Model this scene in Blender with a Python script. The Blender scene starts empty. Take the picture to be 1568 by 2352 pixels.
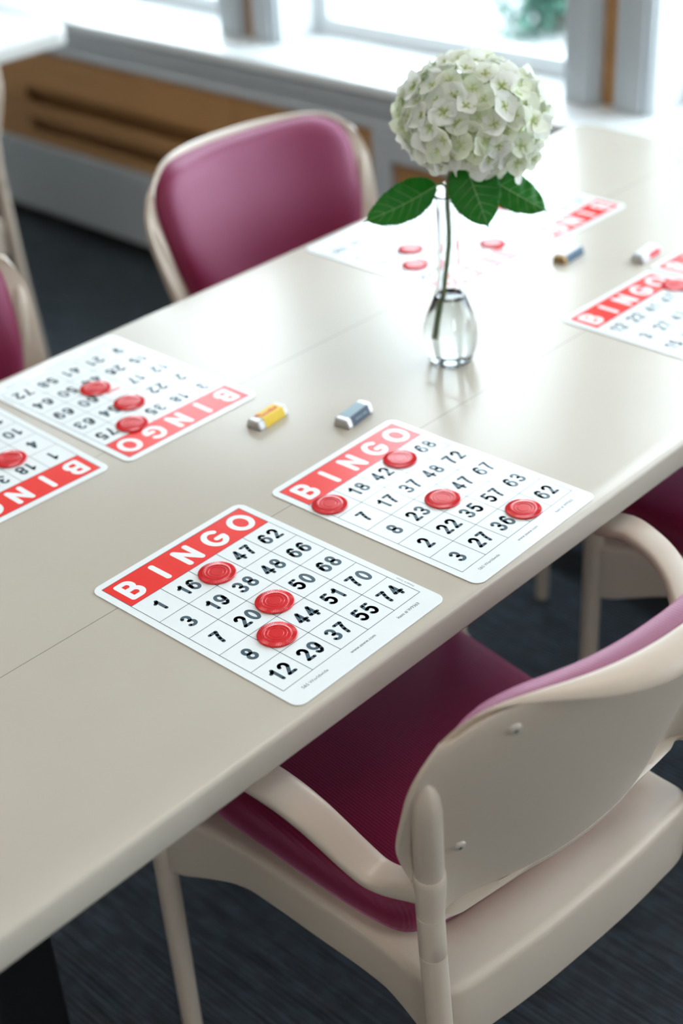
import bpy, bmesh, math, random
from mathutils import Vector, Matrix, noise

random.seed(7)
S = bpy.context.scene
COL = S.collection
PI = math.pi

# ------------------------------------------------------------------ camera, world, light, exposure
ZT = 0.74                                   # table top height
cam_d = bpy.data.cameras.new('camera')
cam = bpy.data.objects.new('camera', cam_d)
COL.objects.link(cam)
PITCH, ROLL, YAW = 0.5648, -0.0644, 0.7810
fwd = Vector((math.cos(PITCH) * math.sin(YAW), math.cos(PITCH) * math.cos(YAW), -math.sin(PITCH)))
rgt = Vector((math.cos(YAW), -math.sin(YAW), 0)); upv = rgt.cross(fwd)
r2 = math.cos(ROLL) * rgt + math.sin(ROLL) * upv
u2 = -math.sin(ROLL) * rgt + math.cos(ROLL) * upv
cam.matrix_world = Matrix(((r2.x, u2.x, -fwd.x, 0.0), (r2.y, u2.y, -fwd.y, 0.0), (r2.z, u2.z, -fwd.z, 1.5524), (0, 0, 0, 1)))
cam_d.sensor_fit = 'VERTICAL'; cam_d.sensor_height = 36.0; cam_d.sensor_width = 24.0
cam_d.lens = 50.39
cam_d.clip_start = 0.05
cam_d.dof.use_dof = True
cam_d.dof.focus_distance = 1.375
cam_d.dof.aperture_fstop = 2.8
S.camera = cam

world = bpy.data.worlds.new('sky'); S.world = world; world.use_nodes = True
wn = world.node_tree.nodes; wl = world.node_tree.links
bg = wn['Background']
tc = wn.new('ShaderNodeTexCoord'); sep = wn.new('ShaderNodeSeparateXYZ'); rmp = wn.new('ShaderNodeValToRGB')
wl.new(tc.outputs['Generated'], sep.inputs[0]); wl.new(sep.outputs['Z'], rmp.inputs[0]); wl.new(rmp.outputs[0], bg.inputs['Color'])
rmp.color_ramp.elements[0].color = (0.88, 0.945, 1.0, 1); rmp.color_ramp.elements[1].color = (0.76, 0.88, 1.0, 1)
bg.inputs['Strength'].default_value = 9.0

S.view_settings.view_transform = 'Standard'
S.view_settings.look = 'None'
S.view_settings.exposure = 0.0
S.view_settings.gamma = 1.0
S.view_settings.use_curve_mapping = False

WIN_Y = [(-1.409 + 1.041 * k, -0.565 + 1.041 * k) for k in range(-2, 7)]   # window openings along the wall
WIN_Z0, WIN_Z1 = 0.665, 2.25

def area(name, loc, rot, sx, sy, power, color, portal=False):
    d = bpy.data.lights.new(name, 'AREA'); d.shape = 'RECTANGLE'; d.size = sx; d.size_y = sy
    d.energy = power; d.color = color
    o = bpy.data.objects.new(name, d); COL.objects.link(o); o.location = loc; o.rotation_euler = rot
    if portal: d.cycles.is_portal = True
    return o
for k, (a, b) in enumerate(WIN_Y):
    area('window_portal', (2.60, (a + b) / 2, (WIN_Z0 + WIN_Z1) / 2), (0, PI / 2, 0), WIN_Z1 - WIN_Z0, b - a, 1, (1, 1, 1), True)
FILL_WIN = [(-2.4, -1.5)]                        # unseen window added behind the camera to let in fill light
for (a, b) in FILL_WIN:
    area('window_portal', ((a + b) / 2, -3.95, 1.6), (PI / 2, 0, PI), b - a, 1.5, 1, (1, 1, 1), True)
FILL_LAMPS = [(-0.9, 0.2), (1.5, 0.25), (-0.9, 2.4), (0.6, 3.6), (-0.9, -1.8)]  # unseen ceiling lamps, added as warm fill light
for (x, y) in FILL_LAMPS:
    area('ceiling_fill_lamp', (x, y, 2.655), (0, 0, 0), 0.58, 1.15, 10, (1.0, 0.88, 0.76))

# ------------------------------------------------------------------ helpers
def link(o, parent=None):
    COL.objects.link(o)
    if parent: o.parent = parent
    return o
def shade(me, smooth=True):
    for p in me.polygons: p.use_smooth = smooth
def obj(name, verts, faces, mat=None, parent=None, smooth=True, sharp=None):
    me = bpy.data.meshes.new(name)
    me.from_pydata([tuple(v) for v in verts], [], faces); me.validate(); me.update()
    bm = bmesh.new(); bm.from_mesh(me); bmesh.ops.recalc_face_normals(bm, faces=bm.faces[:]); bm.to_mesh(me); bm.free()
    shade(me, smooth)
    if sharp is not None: me.set_sharp_from_angle(angle=math.radians(sharp))
    if mat: me.materials.append(mat)
    return link(bpy.data.objects.new(name, me), parent)
class MB:
    def __init__(s): s.v = []; s.f = []
    def add(s, v, f):
        n = len(s.v); s.v += [Vector(q) for q in v]; s.f += [[i + n for i in q] for q in f]; return s
    def box(s, x0, x1, y0, y1, z0, z1):
        return s.add([(x, y, z) for z in (z0, z1) for y in (y0, y1) for x in (x0, x1)],
                     [(0, 2, 3, 1), (4, 5, 7, 6), (0, 1, 5, 4), (2, 6, 7, 3), (0, 4, 6, 2), (1, 3, 7, 5)])
    def loft(s, loops, cap0=True, cap1=True, closed=False):
        n = len(loops[0]); v = [q for l in loops for q in l]; f = []
        m = len(loops)
        for i in range(m if closed else m - 1):
            for j in range(n):
                a = i * n + j; b = i * n + (j + 1) % n; c = ((i + 1) % m) * n + (j + 1) % n; d = ((i + 1) % m) * n + j
                f.append((a, b, c, d))
        if not closed:
            if cap0: f.append(list(range(n))[::-1])
            if cap1: f.append([(m - 1) * n + j for j in range(n)])
        return s.add(v, f)
    def tube(s, pts, radii, seg=16, up=(0, 0, 1), cap=True):
        pts = [Vector(p) for p in pts]; loops = []
        for i, p in enumerate(pts):
            t = (pts[min(i + 1, len(pts) - 1)] - pts[max(i - 1, 0)]).normalized()
            u_ = Vector(up)
            if abs(t.dot(u_)) > 0.98: u_ = Vector((0, 1, 0))
            a = t.cross(u_).normalized(); b = a.cross(t)
            r = radii[i]; ra, rb = (r if isinstance(r, tuple) else (r, r))
            loops.append([p + a * (ra * math.cos(2 * PI * k / seg)) + b * (rb * math.sin(2 * PI * k / seg)) for k in range(seg)])
        return s.loft(loops, cap, cap)
    def lathe(s, prof, c=(0, 0, 0), seg=48, cap0=True, cap1=True):
        loops = [[Vector(c) + Vector((r * math.cos(2 * PI * k / seg), r * math.sin(2 * PI * k / seg), z)) for k in range(seg)] for r, z in prof]
        return s.loft(loops, cap0, cap1)
    def build(s, name, mat=None, parent=None, smooth=True, sharp=None): return obj(name, s.v, s.f, mat, parent, smooth, sharp)
def empty(name, loc=(0, 0, 0), rz=0.0):
    o = bpy.data.objects.new(name, None); o.empty_display_size = 0.05; COL.objects.link(o)
    o.location = loc; o.rotation_euler = (0, 0, rz); return o
def tag(o, label, cat, group=None, kind=None):
    o['label'] = label; o['category'] = cat
    if group: o['group'] = group
    if kind: o['kind'] = kind
    return o
def struct(o): o['kind'] = 'structure'; return o
def copy_tree(o, parent=None):
    c = o.copy(); COL.objects.link(c)
    if parent: c.parent = parent
    for ch in o.children: copy_tree(ch, c)
    return c
def bevel(o, w, seg=3):
    m = o.modifiers.new('bevel', 'BEVEL'); m.width = w; m.segments = seg; m.limit_method = 'ANGLE'; m.angle_limit = math.radians(40)
    m.harden_normals = False
    return o
def catmull(pts, n=6, closed=False):
    P = [Vector(p) for p in pts]; out = []; m = len(P)
    for i in range(m if closed else m - 1):
        if closed: a, b, c, d = P[i - 1], P[i], P[(i + 1) % m], P[(i + 2) % m]
        else: a, b, c, d = P[max(i - 1, 0)], P[i], P[i + 1], P[min(i + 2, m - 1)]
        for k in range(n):
            t = k / n
            out.append(0.5 * ((2 * b) + (c - a) * t + (2 * a - 5 * b + 4 * c - d) * t * t + (3 * b - a - 3 * c + d) * t ** 3))
    if not closed: out.append(P[-1])
    return out
def rrect(x0, x1, y0, y1, r, n=8):
    out = []
    for cx, cy, a0 in ((x1 - r, y1 - r, 0), (x0 + r, y1 - r, 90), (x0 + r, y0 + r, 180), (x1 - r, y0 + r, 270)):
        for k in range(n + 1):
            a = math.radians(a0 + 90 * k / n); out.append((cx + r * math.cos(a), cy + r * math.sin(a)))
    return out
def smoothstep(a, b, x):
    t = max(0, min(1, (x - a) / (b - a))); return t * t * (3 - 2 * t)

# ------------------------------------------------------------------ materials
def mat(name, col, rough=0.5, spec=0.5, metal=0.0, **kw):
    m = bpy.data.materials.new(name); m.use_nodes = True
    b = m.node_tree.nodes['Principled BSDF']
    b.inputs['Base Color'].default_value = (*col, 1); b.inputs['Roughness'].default_value = rough
    b.inputs['Specular IOR Level'].default_value = spec; b.inputs['Metallic'].default_value = metal
    for k, v in kw.items(): b.inputs[k.replace('_', ' ')].default_value = v
    return m
def nodes(m): return m.node_tree.nodes, m.node_tree.links, m.node_tree.nodes['Principled BSDF']
def noise_bump(m, scale, dist, strength=1.0, detail=2, coord='Object', stretch=None):
    n, l, b = nodes(m)
    t = n.new('ShaderNodeTexCoord'); src = t.outputs[coord]
    if stretch:
        mp = n.new('ShaderNodeMapping'); mp.inputs['Scale'].default_value = stretch; l.new(src, mp.inputs[0]); src = mp.outputs[0]
    x = n.new('ShaderNodeTexNoise'); x.inputs['Scale'].default_value = scale; x.inputs['Detail'].default_value = detail
    bp = n.new('ShaderNodeBump'); bp.inputs['Distance'].default_value = dist; bp.inputs['Strength'].default_value = strength
    l.new(src, x.inputs['Vector']); l.new(x.outputs[0], bp.inputs['Height']); l.new(bp.outputs[0], b.inputs['Normal'])
    return x, bp
def noise_color(m, c1, c2, scale, lo=0.35, hi=0.65, detail=3, coord='Object', stretch=None):
    n, l, b = nodes(m)
    t = n.new('ShaderNodeTexCoord'); src = t.outputs[coord]
    if stretch:
        mp = n.new('ShaderNodeMapping'); mp.inputs['Scale'].default_value = stretch; l.new(src, mp.inputs[0]); src = mp.outputs[0]
    x = n.new('ShaderNodeTexNoise'); x.inputs['Scale'].default_value = scale; x.inputs['Detail'].default_value = detail
    r = n.new('ShaderNodeValToRGB'); r.color_ramp.elements[0].position = lo; r.color_ramp.elements[1].position = hi
    r.color_ramp.elements[0].color = (*c1, 1); r.color_ramp.elements[1].color = (*c2, 1)
    l.new(src, x.inputs['Vector']); l.new(x.outputs[0], r.inputs[0]); l.new(r.outputs[0], b.inputs['Base Color'])
    return r

M = {}
M['table'] = mat('table_laminate', (0.50, 0.455, 0.385), 0.27, 0.5)
def table_mat():
    n, l, b = nodes(M['table'])
    t = n.new('ShaderNodeTexCoord'); sp = n.new('ShaderNodeSeparateXYZ'); l.new(t.outputs['Object'], sp.inputs[0])
    def m_(op, a, bb):
        q = n.new('ShaderNodeMath'); q.operation = op
        for i, v in enumerate((a, bb)):
            if isinstance(v, (int, float)): q.inputs[i].default_value = v
            else: l.new(v, q.inputs[i])
        return q.outputs[0]
    d1 = m_('ABSOLUTE', m_('SUBTRACT', sp.outputs['Y'], 0.9625), 0); d2 = m_('ABSOLUTE', m_('SUBTRACT', sp.outputs['Y'], 1.2137), 0)
    d = m_('MINIMUM', d1, d2); seam = m_('LESS_THAN', d, 0.00055)
    nz = n.new('ShaderNodeTexNoise'); nz.inputs['Scale'].default_value = 6; l.new(t.outputs['Object'], nz.inputs['Vector'])
    mix = n.new('ShaderNodeMix'); mix.data_type = 'RGBA'; l.new(nz.outputs[0], mix.inputs['Factor'])
    mix.inputs['A'].default_value = (0.49, 0.443, 0.372, 1); mix.inputs['B'].default_value = (0.53, 0.485, 0.415, 1)
    mix2 = n.new('ShaderNodeMix'); mix2.data_type = 'RGBA'; l.new(m_('MULTIPLY', seam, 0.6), mix2.inputs['Factor'])
    l.new(mix.outputs['Result'], mix2.inputs['A']); mix2.inputs['B'].default_value = (0.10, 0.085, 0.07, 1)
    l.new(mix2.outputs['Result'], b.inputs['Base Color'])
    x = n.new('ShaderNodeTexNoise'); x.inputs['Scale'].default_value = 620; x.inputs['Detail'].default_value = 1.5
    l.new(t.outputs['Object'], x.inputs['Vector'])
    bp = n.new('ShaderNodeBump'); bp.inputs['Distance'].default_value = 0.00007; bp.inputs['Strength'].default_value = 0.7
    l.new(x.outputs[0], bp.inputs['Height']); l.new(bp.outputs[0], b.inputs['Normal'])
table_mat()
M['table2'] = mat('pale_laminate', (0.74, 0.74, 0.71), 0.35)
M['black'] = mat('black_metal', (0.006, 0.006, 0.007), 0.45)
M['plastic'] = mat('beige_plastic', (0.545, 0.452, 0.368), 0.36, 0.5); noise_bump(M['plastic'], 900, 0.00012, 0.5)
M['vinyl'] = mat('burgundy_vinyl', (0.160, 0.006, 0.030), 0.38, 0.65)
def vinyl():
    n, l, b = nodes(M['vinyl'])
    t = n.new('ShaderNodeTexCoord')
    w = n.new('ShaderNodeTexWave'); w.wave_type = 'BANDS'; w.bands_direction = 'X'; w.inputs['Scale'].default_value = 90
    w.inputs['Distortion'].default_value = 0.6; w.inputs['Detail'].default_value = 1
    l.new(t.outputs['Object'], w.inputs['Vector'])
    bp = n.new('ShaderNodeBump'); bp.inputs['Distance'].default_value = 0.0005; bp.inputs['Strength'].default_value = 0.35
    l.new(w.outputs['Color'], bp.inputs['Height']); l.new(bp.outputs[0], b.inputs['Normal'])
    b.inputs['Specular Tint'].default_value = (1.0, 0.62, 0.90, 1)
    b.inputs['Sheen Weight'].default_value = 0.4; b.inputs['Sheen Roughness'].default_value = 0.45
    b.inputs['Sheen Tint'].default_value = (1.0, 0.32, 0.72, 1)
vinyl()
M['screw'] = mat('screw_metal', (0.55, 0.50, 0.43), 0.40, metal=0.25)
M['screw_dark'] = mat('screw_recess', (0.03, 0.03, 0.03), 0.6)
M['card'] = mat('white_card', (0.80, 0.845, 0.86), 0.22, 0.5)
M['red'] = mat('red_print', (0.80, 0.020, 0.012), 0.24, 0.4)
M['ink'] = mat('dark_ink', (0.035, 0.075, 0.10), 0.30)
M['ink_line'] = mat('line_ink', (0.04, 0.075, 0.11), 0.32)
M['grey_ink'] = mat('grey_ink', (0.16, 0.19, 0.22), 0.35)
M['white_print'] = mat('white_print', (0.84, 0.86, 0.87), 0.26)
M['chip'] = mat('red_chip_plastic', (0.62, 0.006, 0.010), 0.22, 0.5)
M['foil'] = mat('silver_foil', (0.50, 0.49, 0.49), 0.30, metal=1.0); noise_bump(M['foil'], 300, 0.0006, 0.7)
M['foil_brown'] = mat('bronze_foil', (0.34, 0.22, 0.10), 0.35, metal=0.8); noise_bump(M['foil_brown'], 300, 0.0006, 0.7)
M['yellow'] = mat('yellow_wrap', (0.74, 0.50, 0.02), 0.4)
M['navy'] = mat('navy_wrap', (0.02, 0.045, 0.09), 0.28)
M['silver_blue'] = mat('silver_blue_wrap', (0.26, 0.36, 0.42), 0.42, 0.3)
M['blue_wrap'] = mat('blue_wrap', (0.05, 0.11, 0.18), 0.35)
M['red_wrap'] = mat('red_wrap', (0.70, 0.02, 0.04), 0.3)
M['white_wrap'] = mat('white_wrap', (0.72, 0.70, 0.73), 0.35)
M['glass'] = mat('clear_glass', (0.97, 0.99, 0.99), 0.0, Transmission_Weight=1.0, IOR=1.45)
M['pane'] = bpy.data.materials.new('window_pane'); M['pane'].use_nodes = True
def pane():
    n, l = M['pane'].node_tree.nodes, M['pane'].node_tree.links
    n.remove(n['Principled BSDF'])
    t = n.new('ShaderNodeBsdfTransparent'); t.inputs[0].default_value = (.96, .985, .985, 1)
    g = n.new('ShaderNodeBsdfGlossy'); g.inputs['Roughness'].default_value = 0.0
    lw = n.new('ShaderNodeLayerWeight'); lw.inputs[0].default_value = 0.5
    pw = n.new('ShaderNodeMath'); pw.operation = 'POWER'; l.new(lw.outputs['Facing'], pw.inputs[0]); pw.inputs[1].default_value = 5.0
    f = n.new('ShaderNodeMath'); f.operation = 'MULTIPLY_ADD'; l.new(pw.outputs[0], f.inputs[0]); f.inputs[1].default_value = 0.92; f.inputs[2].default_value = 0.03
    mx = n.new('ShaderNodeMixShader'); l.new(f.outputs[0], mx.inputs[0]); l.new(t.outputs[0], mx.inputs[1]); l.new(g.outputs[0], mx.inputs[2])
    l.new(mx.outputs[0], n['Material Output'].inputs['Surface'])
pane()
M['water'] = mat('water', (0.98, 1.0, 1.0), 0.0, Transmission_Weight=1.0, IOR=1.33)
M['stem'] = mat('green_stem', (0.10, 0.17, 0.045), 0.5)
noise_color(M['stem'], (0.07, 0.13, 0.035), (0.16, 0.20, 0.07), 60)
M['petal'] = mat('white_petal', (0.80, 0.83, 0.74), 0.6, 0.2, Subsurface_Weight=0.0)
M['leaf'] = mat('hydrangea_leaf', (0.012, 0.165, 0.012), 0.38, 0.35)
M['vein'] = mat('leaf_vein', (0.14, 0.33, 0.09), 0.45)
def petal():
    n, l, b = nodes(M['petal'])
    a = n.new('ShaderNodeAttribute'); a.attribute_name = 'heart'
    oi = n.new('ShaderNodeObjectInfo')
    r = n.new('ShaderNodeValToRGB'); r.color_ramp.elements[0].color = (0.87, 0.885, 0.84, 1); r.color_ramp.elements[1].color = (0.42, 0.52, 0.14, 1)
    e = r.color_ramp.elements.new(0.35); e.color = (0.84, 0.87, 0.72, 1)
    l.new(a.outputs['Fac'], r.inputs[0])
    mp = n.new('ShaderNodeMapRange'); mp.inputs[1].default_value = 0.45; mp.inputs[2].default_value = 1.0; mp.inputs[3].default_value = 0.0; mp.inputs[4].default_value = 0.55
    l.new(oi.outputs['Random'], mp.inputs[0])
    m2 = n.new('ShaderNodeMix'); m2.data_type = 'RGBA'; l.new(mp.outputs[0], m2.inputs['Factor']); l.new(r.outputs[0], m2.inputs['A']); m2.inputs['B'].default_value = (0.72, 0.80, 0.50, 1)
    l.new(m2.outputs['Result'], b.inputs['Base Color'])
    tr = n.new('ShaderNodeBsdfTranslucent'); l.new(m2.outputs['Result'], tr.inputs['Color'])
    mx = n.new('ShaderNodeMixShader'); mx.inputs[0].default_value = 0.34
    out = n['Material Output']; l.new(b.outputs[0], mx.inputs[1]); l.new(tr.outputs[0], mx.inputs[2]); l.new(mx.outputs[0], out.inputs['Surface'])
petal()
def leafm():
    n, l, b = nodes(M['leaf'])
    tr = n.new('ShaderNodeBsdfTranslucent'); tr.inputs['Color'].default_value = (0.05, 0.42, 0.02, 1)
    mx = n.new('ShaderNodeMixShader'); mx.inputs[0].default_value = 0.28
    out = n['Material Output']; l.new(b.outputs[0], mx.inputs[1]); l.new(tr.outputs[0], mx.inputs[2]); l.new(mx.outputs[0], out.inputs['Surface'])
leafm()
M['heart'] = mat('floret_heart', (0.40, 0.48, 0.20), 0.6)
M['trim'] = mat('white_paint', (0.72, 0.75, 0.76), 0.42)
M['grey_trim'] = mat('grey_paint_and_shade', (0.50, 0.525, 0.55), 0.45)  # grey panels; also the white apron, its shade put into the colour
M['casing'] = mat('casing_shaded_white', (0.47, 0.505, 0.53), 0.45)  # white casings, their backlit shade put into the colour
M['sill'] = mat('sill_paint', (0.80, 0.83, 0.84), 0.30)
M['brown'] = mat('brown_paint', (0.36, 0.175, 0.062), 0.5); noise_color(M['brown'], (0.44, 0.225, 0.082), (0.50, 0.26, 0.098), 3, stretch=(1, 0.3, 6))
M['wall'] = mat('wall_paint', (0.66, 0.62, 0.56), 0.7)
M['ceiling'] = mat('ceiling_paint', (0.82, 0.81, 0.78), 0.8)
M['carpet'] = mat('ribbed_carpet', (0.05, 0.055, 0.065), 0.9, 0.15)
def carpet():
    n, l, b = nodes(M['carpet'])
    t = n.new('ShaderNodeTexCoord')
    mp = n.new('ShaderNodeMapping'); mp.inputs['Scale'].default_value = (150, 9, 1); l.new(t.outputs['Object'], mp.inputs[0])
    x = n.new('ShaderNodeTexNoise'); x.inputs['Scale'].default_value = 1.0; x.inputs['Detail'].default_value = 2; l.new(mp.outputs[0], x.inputs['Vector'])
    y = n.new('ShaderNodeTexNoise'); y.inputs['Scale'].default_value = 38; y.inputs['Detail'].default_value = 3; l.new(t.outputs['Object'], y.inputs['Vector'])
    r1 = n.new('ShaderNodeValToRGB'); r1.color_ramp.elements[0].position = 0.36; r1.color_ramp.elements[1].position = 0.64
    r1.color_ramp.elements[0].color = (0.022, 0.025, 0.030, 1); r1.color_ramp.elements[1].color = (0.052, 0.059, 0.070, 1)
    r2_ = n.new('ShaderNodeValToRGB'); r2_.color_ramp.elements[0].position = 0.40; r2_.color_ramp.elements[1].position = 0.62
    r2_.color_ramp.elements[0].color = (0.88, 0.80, 0.78, 1); r2_.color_ramp.elements[1].color = (0.98, 1.08, 1.12, 1)
    l.new(x.outputs[0], r1.inputs[0]); l.new(y.outputs[0], r2_.inputs[0])
    mx = n.new('ShaderNodeMix'); mx.data_type = 'RGBA'; mx.blend_type = 'MULTIPLY'; mx.inputs['Factor'].default_value = 1
    l.new(r1.outputs[0], mx.inputs['A']); l.new(r2_.outputs[0], mx.inputs['B']); l.new(mx.outputs['Result'], b.inputs['Base Color'])
    b.inputs['Sheen Weight'].default_value = 0.3; b.inputs['Sheen Roughness'].default_value = 0.45; b.inputs['Sheen Tint'].default_value = (0.65, 0.85, 1.0, 1)
    w = n.new('ShaderNodeTexWave'); w.bands_direction = 'X'; w.inputs['Scale'].default_value = 38; w.inputs['Distortion'].default_value = 1.5
    l.new(t.outputs['Object'], w.inputs['Vector'])
    bp = n.new('ShaderNodeBump'); bp.inputs['Distance'].default_value = 0.002; bp.inputs['Strength'].default_value = 0.6
    l.new(w.outputs['Color'], bp.inputs['Height']); l.new(bp.outputs[0], b.inputs['Normal'])
carpet()
M['teal'] = mat('teal_lever', (0.02, 0.30, 0.42), 0.4)
M['pave'] = mat('pale_paving', (0.62, 0.64, 0.64), 0.8); noise_bump(M['pave'], 30, 0.004, 0.5)
M['foliage'] = mat('shrub_leaf', (0.06, 0.22, 0.14), 0.5)
noise_color(M['foliage'], (0.03, 0.11, 0.08), (0.08, 0.20, 0.15), 3.0)
M['bark'] = mat('bark', (0.12, 0.09, 0.07), 0.9)

# ------------------------------------------------------------------ the room
X0, X1, Y0, Y1, ZC = -3.2, 2.44, -3.9, 5.6, 2.72
struct(MB().box(X0 - .1, 2.62, Y0 - .1, Y1 + .1, -0.12, 0.0).build('floor', M['carpet'], smooth=False))
struct(MB().box(X0 - .1, 2.62, Y0 - .1, Y1 + .1, ZC, ZC + 0.1).build('ceiling', M['ceiling'], smooth=False))
struct(MB().box(X0 - .1, X0, Y0, Y1, 0.0, ZC).build('wall_west', M['wall'], smooth=False))
ws = MB().box(X0 - .1, 2.62, Y0 - .1, Y0, 0.0, 0.85).box(X0 - .1, 2.62, Y0 - .1, Y0, 2.35, ZC)
e_ = [X0 - .1] + [q for ab in FILL_WIN for q in ab] + [2.62]
for i in range(0, len(e_), 2): ws.box(e_[i], e_[i + 1], Y0 - .1, Y0, 0.85, 2.35)
struct(ws.build('wall_south', M['wall'], smooth=False))
for k, (a, b) in enumerate(FILL_WIN):  # frame of the added fill window
    fr = MB()
    for (xa, xb, za, zb_) in ((a, b, .85, .90), (a, b, 2.30, 2.35), (a, a + .05, .90, 2.30), (b - .05, b, .90, 2.30), ((a + b) / 2 - .025, (a + b) / 2 + .025, .90, 2.30)): fr.box(xa, xb, Y0 - .07, Y0 - .02, za, zb_)
    struct(fr.build('window_%d' % (k + 20), M['trim'], smooth=False))
struct(MB().box(X0 - .1, 2.62, Y1, Y1 + .1, 0.0, ZC).build('wall_north', M['wall'], smooth=False))
w = MB()
w.box(X1, 2.62, Y0, Y1, 0.0, WIN_Z0 - 0.012); w.box(X1, 2.62, Y0, Y1, WIN_Z1, ZC)
edges = [Y0] + [q for ab in WIN_Y for q in ab] + [Y1]
for i in range(0, len(edges), 2): w.box(X1, 2.62, edges[i], edges[i + 1], WIN_Z0 - 0.012, WIN_Z1)
struct(w.build('wall_east', M['brown'], smooth=False))
# sill shelf with a rounded nose, moulded apron under it
sill = MB().box(2.285, 2.66, Y0 + .01, Y1 - .01, 0.640, WIN_Z0).build('trim_1', M['sill'], smooth=False); bevel(sill, 0.007); struct(sill)
apron = MB()
for (x, z0, z1) in ((2.315, 0.556, 0.640), (2.303, 0.600, 0.640), (2.309, 0.556, 0.572)): apron.box(x, 2.44, Y0 + .01, Y1 - .01, z0, z1)
apron = apron.build('trim_2', M['grey_trim'], smooth=False); bevel(apron, 0.004); struct(apron)

# windows: casing, jamb liner, sash, pane
for k, (a, b) in enumerate(WIN_Y):
    z0, z1 = WIN_Z0, WIN_Z1
    root = struct(empty('window_%d' % (k + 1), (2.44, (a + b) / 2, z0)))
    def part(mb, nm, m, bv=0.003):
        for v in mb.v: v -= Vector((2.44, (a + b) / 2, z0))
        o = mb.build(nm, m, root, smooth=False)
        if bv: bevel(o, bv, 2)
        return o
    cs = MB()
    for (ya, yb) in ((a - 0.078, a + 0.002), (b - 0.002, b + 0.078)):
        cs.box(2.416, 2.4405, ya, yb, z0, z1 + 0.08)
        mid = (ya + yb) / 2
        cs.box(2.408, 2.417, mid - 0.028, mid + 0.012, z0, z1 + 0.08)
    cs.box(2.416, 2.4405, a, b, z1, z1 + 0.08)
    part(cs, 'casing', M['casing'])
    lin = MB(); lin.box(2.43, 2.62, a, a + 0.010, z0, z1); lin.box(2.43, 2.62, b - 0.010, b, z0, z1); lin.box(2.43, 2.62, a + .01, b - .01, z1 - 0.010, z1)
    part(lin, 'jamb', M['sill'])
    sa = MB(); t = 0.038
    sa.box(2.55, 2.59, a + .01, b - .01, z0, z0 + t); sa.box(2.55, 2.59, a + .01, b - .01, z1 - .01 - t, z1 - .01)
    sa.box(2.55, 2.59, a + .01, a + .01 + t, z0 + t, z1 - .01 - t); sa.box(2.55, 2.59, b - .01 - t, b - .01, z0 + t, z1 - .01 - t)
    sa.box(2.553, 2.587, a + .01 + t, b - .01 - t, 1.44, 1.48)
    part(sa, 'sash', M['trim'])
    pn = MB().box(2.570, 2.574, a + .048, b - .048, z0 + t, 1.44); pn.box(2.570, 2.574, a + .048, b - .048, 1.48, z1 - .01 - t)
    part(pn, 'pane', M['pane'], 0)

# convector cover under the sill
rc = tag(empty('radiator_cover', (2.36, 2.95, 0)), 'brown and grey convector cover with slotted front under the window sill', 'radiator cover')
def rpart(mb, nm, m, bv=0.003):
    for v in mb.v: v -= Vector((2.36, 2.95, 0))
    o = mb.build(nm, m, rc, smooth=False)
    if bv: bevel(o, bv, 2)
    return o
pb = MB()
PX0 = 2.318; ya, yb = 2.155, 4.95
slots = [(0.395, 0.440), (0.315, 0.352)]
zs = [0.282, 0.315, 0.352, 0.395, 0.440, 0.556]
for i in (0, 2, 4): pb.box(PX0, PX0 + .012, ya, yb, zs[i], zs[i + 1])
for (za, zb) in slots:
    pb.box(PX0, PX0 + .012, ya, 2.26, za, zb); pb.box(PX0, PX0 + .012, 3.505, yb, za, zb)
rpart(pb, 'grille_panel', M['brown'])
for (za, zb) in slots:
    lv = MB()
    lv.add([(PX0 - .004, y, zb + .012) for y in (2.26, 3.505)] + [(PX0 + .045, y, za - .004) for y in (3.505, 2.26)] +
           [(PX0 - .004, y, zb + .006) for y in (2.26, 3.505)] + [(PX0 + .041, y, za - .010) for y in (3.505, 2.26)],
           [(0, 1, 2, 3), (7, 6, 5, 4), (0, 4, 5, 1), (1, 5, 6, 2), (2, 6, 7, 3), (3, 7, 4, 0)])
    rpart(lv, 'louver', M['brown'], 0)
rpart(MB().box(2.365, 2.375, ya, yb, 0.28, 0.55), 'back_panel', M['brown'], 0)
rpart(MB().box(PX0 - .003, PX0 + .004, 2.622, 2.668, 0.282, 0.556), 'joint_strip', M['brown'], .001)
rpart(MB().box(2.302, 2.44, Y0 + .02, yb, 0.075, 0.282), 'kick_panel', M['grey_trim'], .006)
rpart(MB().box(2.305, 2.44, 2.10, 2.155, 0.282, 0.556), 'end_stile', M['grey_trim'])
rpart(MB().box(2.305, 2.44, Y0 + .02, 2.10, 0.492, 0.556), 'top_rail', M['grey_trim'])
rpart(MB().box(2.318, 2.44, Y0 + .02, 2.10, 0.282, 0.492), 'side_panel', M['brown'])
rpart(MB().box(2.38, 2.44, Y0 + .02, yb, 0.0, 0.075), 'recess_shade', M['black'], 0)  # black stands in for the shade in the gap under the cover

# unseen housings for the added ceiling fill lamps
for i, (x, y) in enumerate(FILL_LAMPS):
    fr = MB()
    fr.box(x - .32, x + .32, y - .61, y + .61, 2.69, 2.72)
    for (a, b, c, d) in ((x - .32, x - .30, y - .61, y + .61), (x + .30, x + .32, y - .61, y + .61), (x - .30, x + .30, y - .61, y - .59), (x - .30, x + .30, y + .59, y + .61)):
        fr.box(a, b, c, d, 2.65, 2.69)
    struct(fr.build('fill_lamp_housing', M['sill'], smooth=False))

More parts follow.
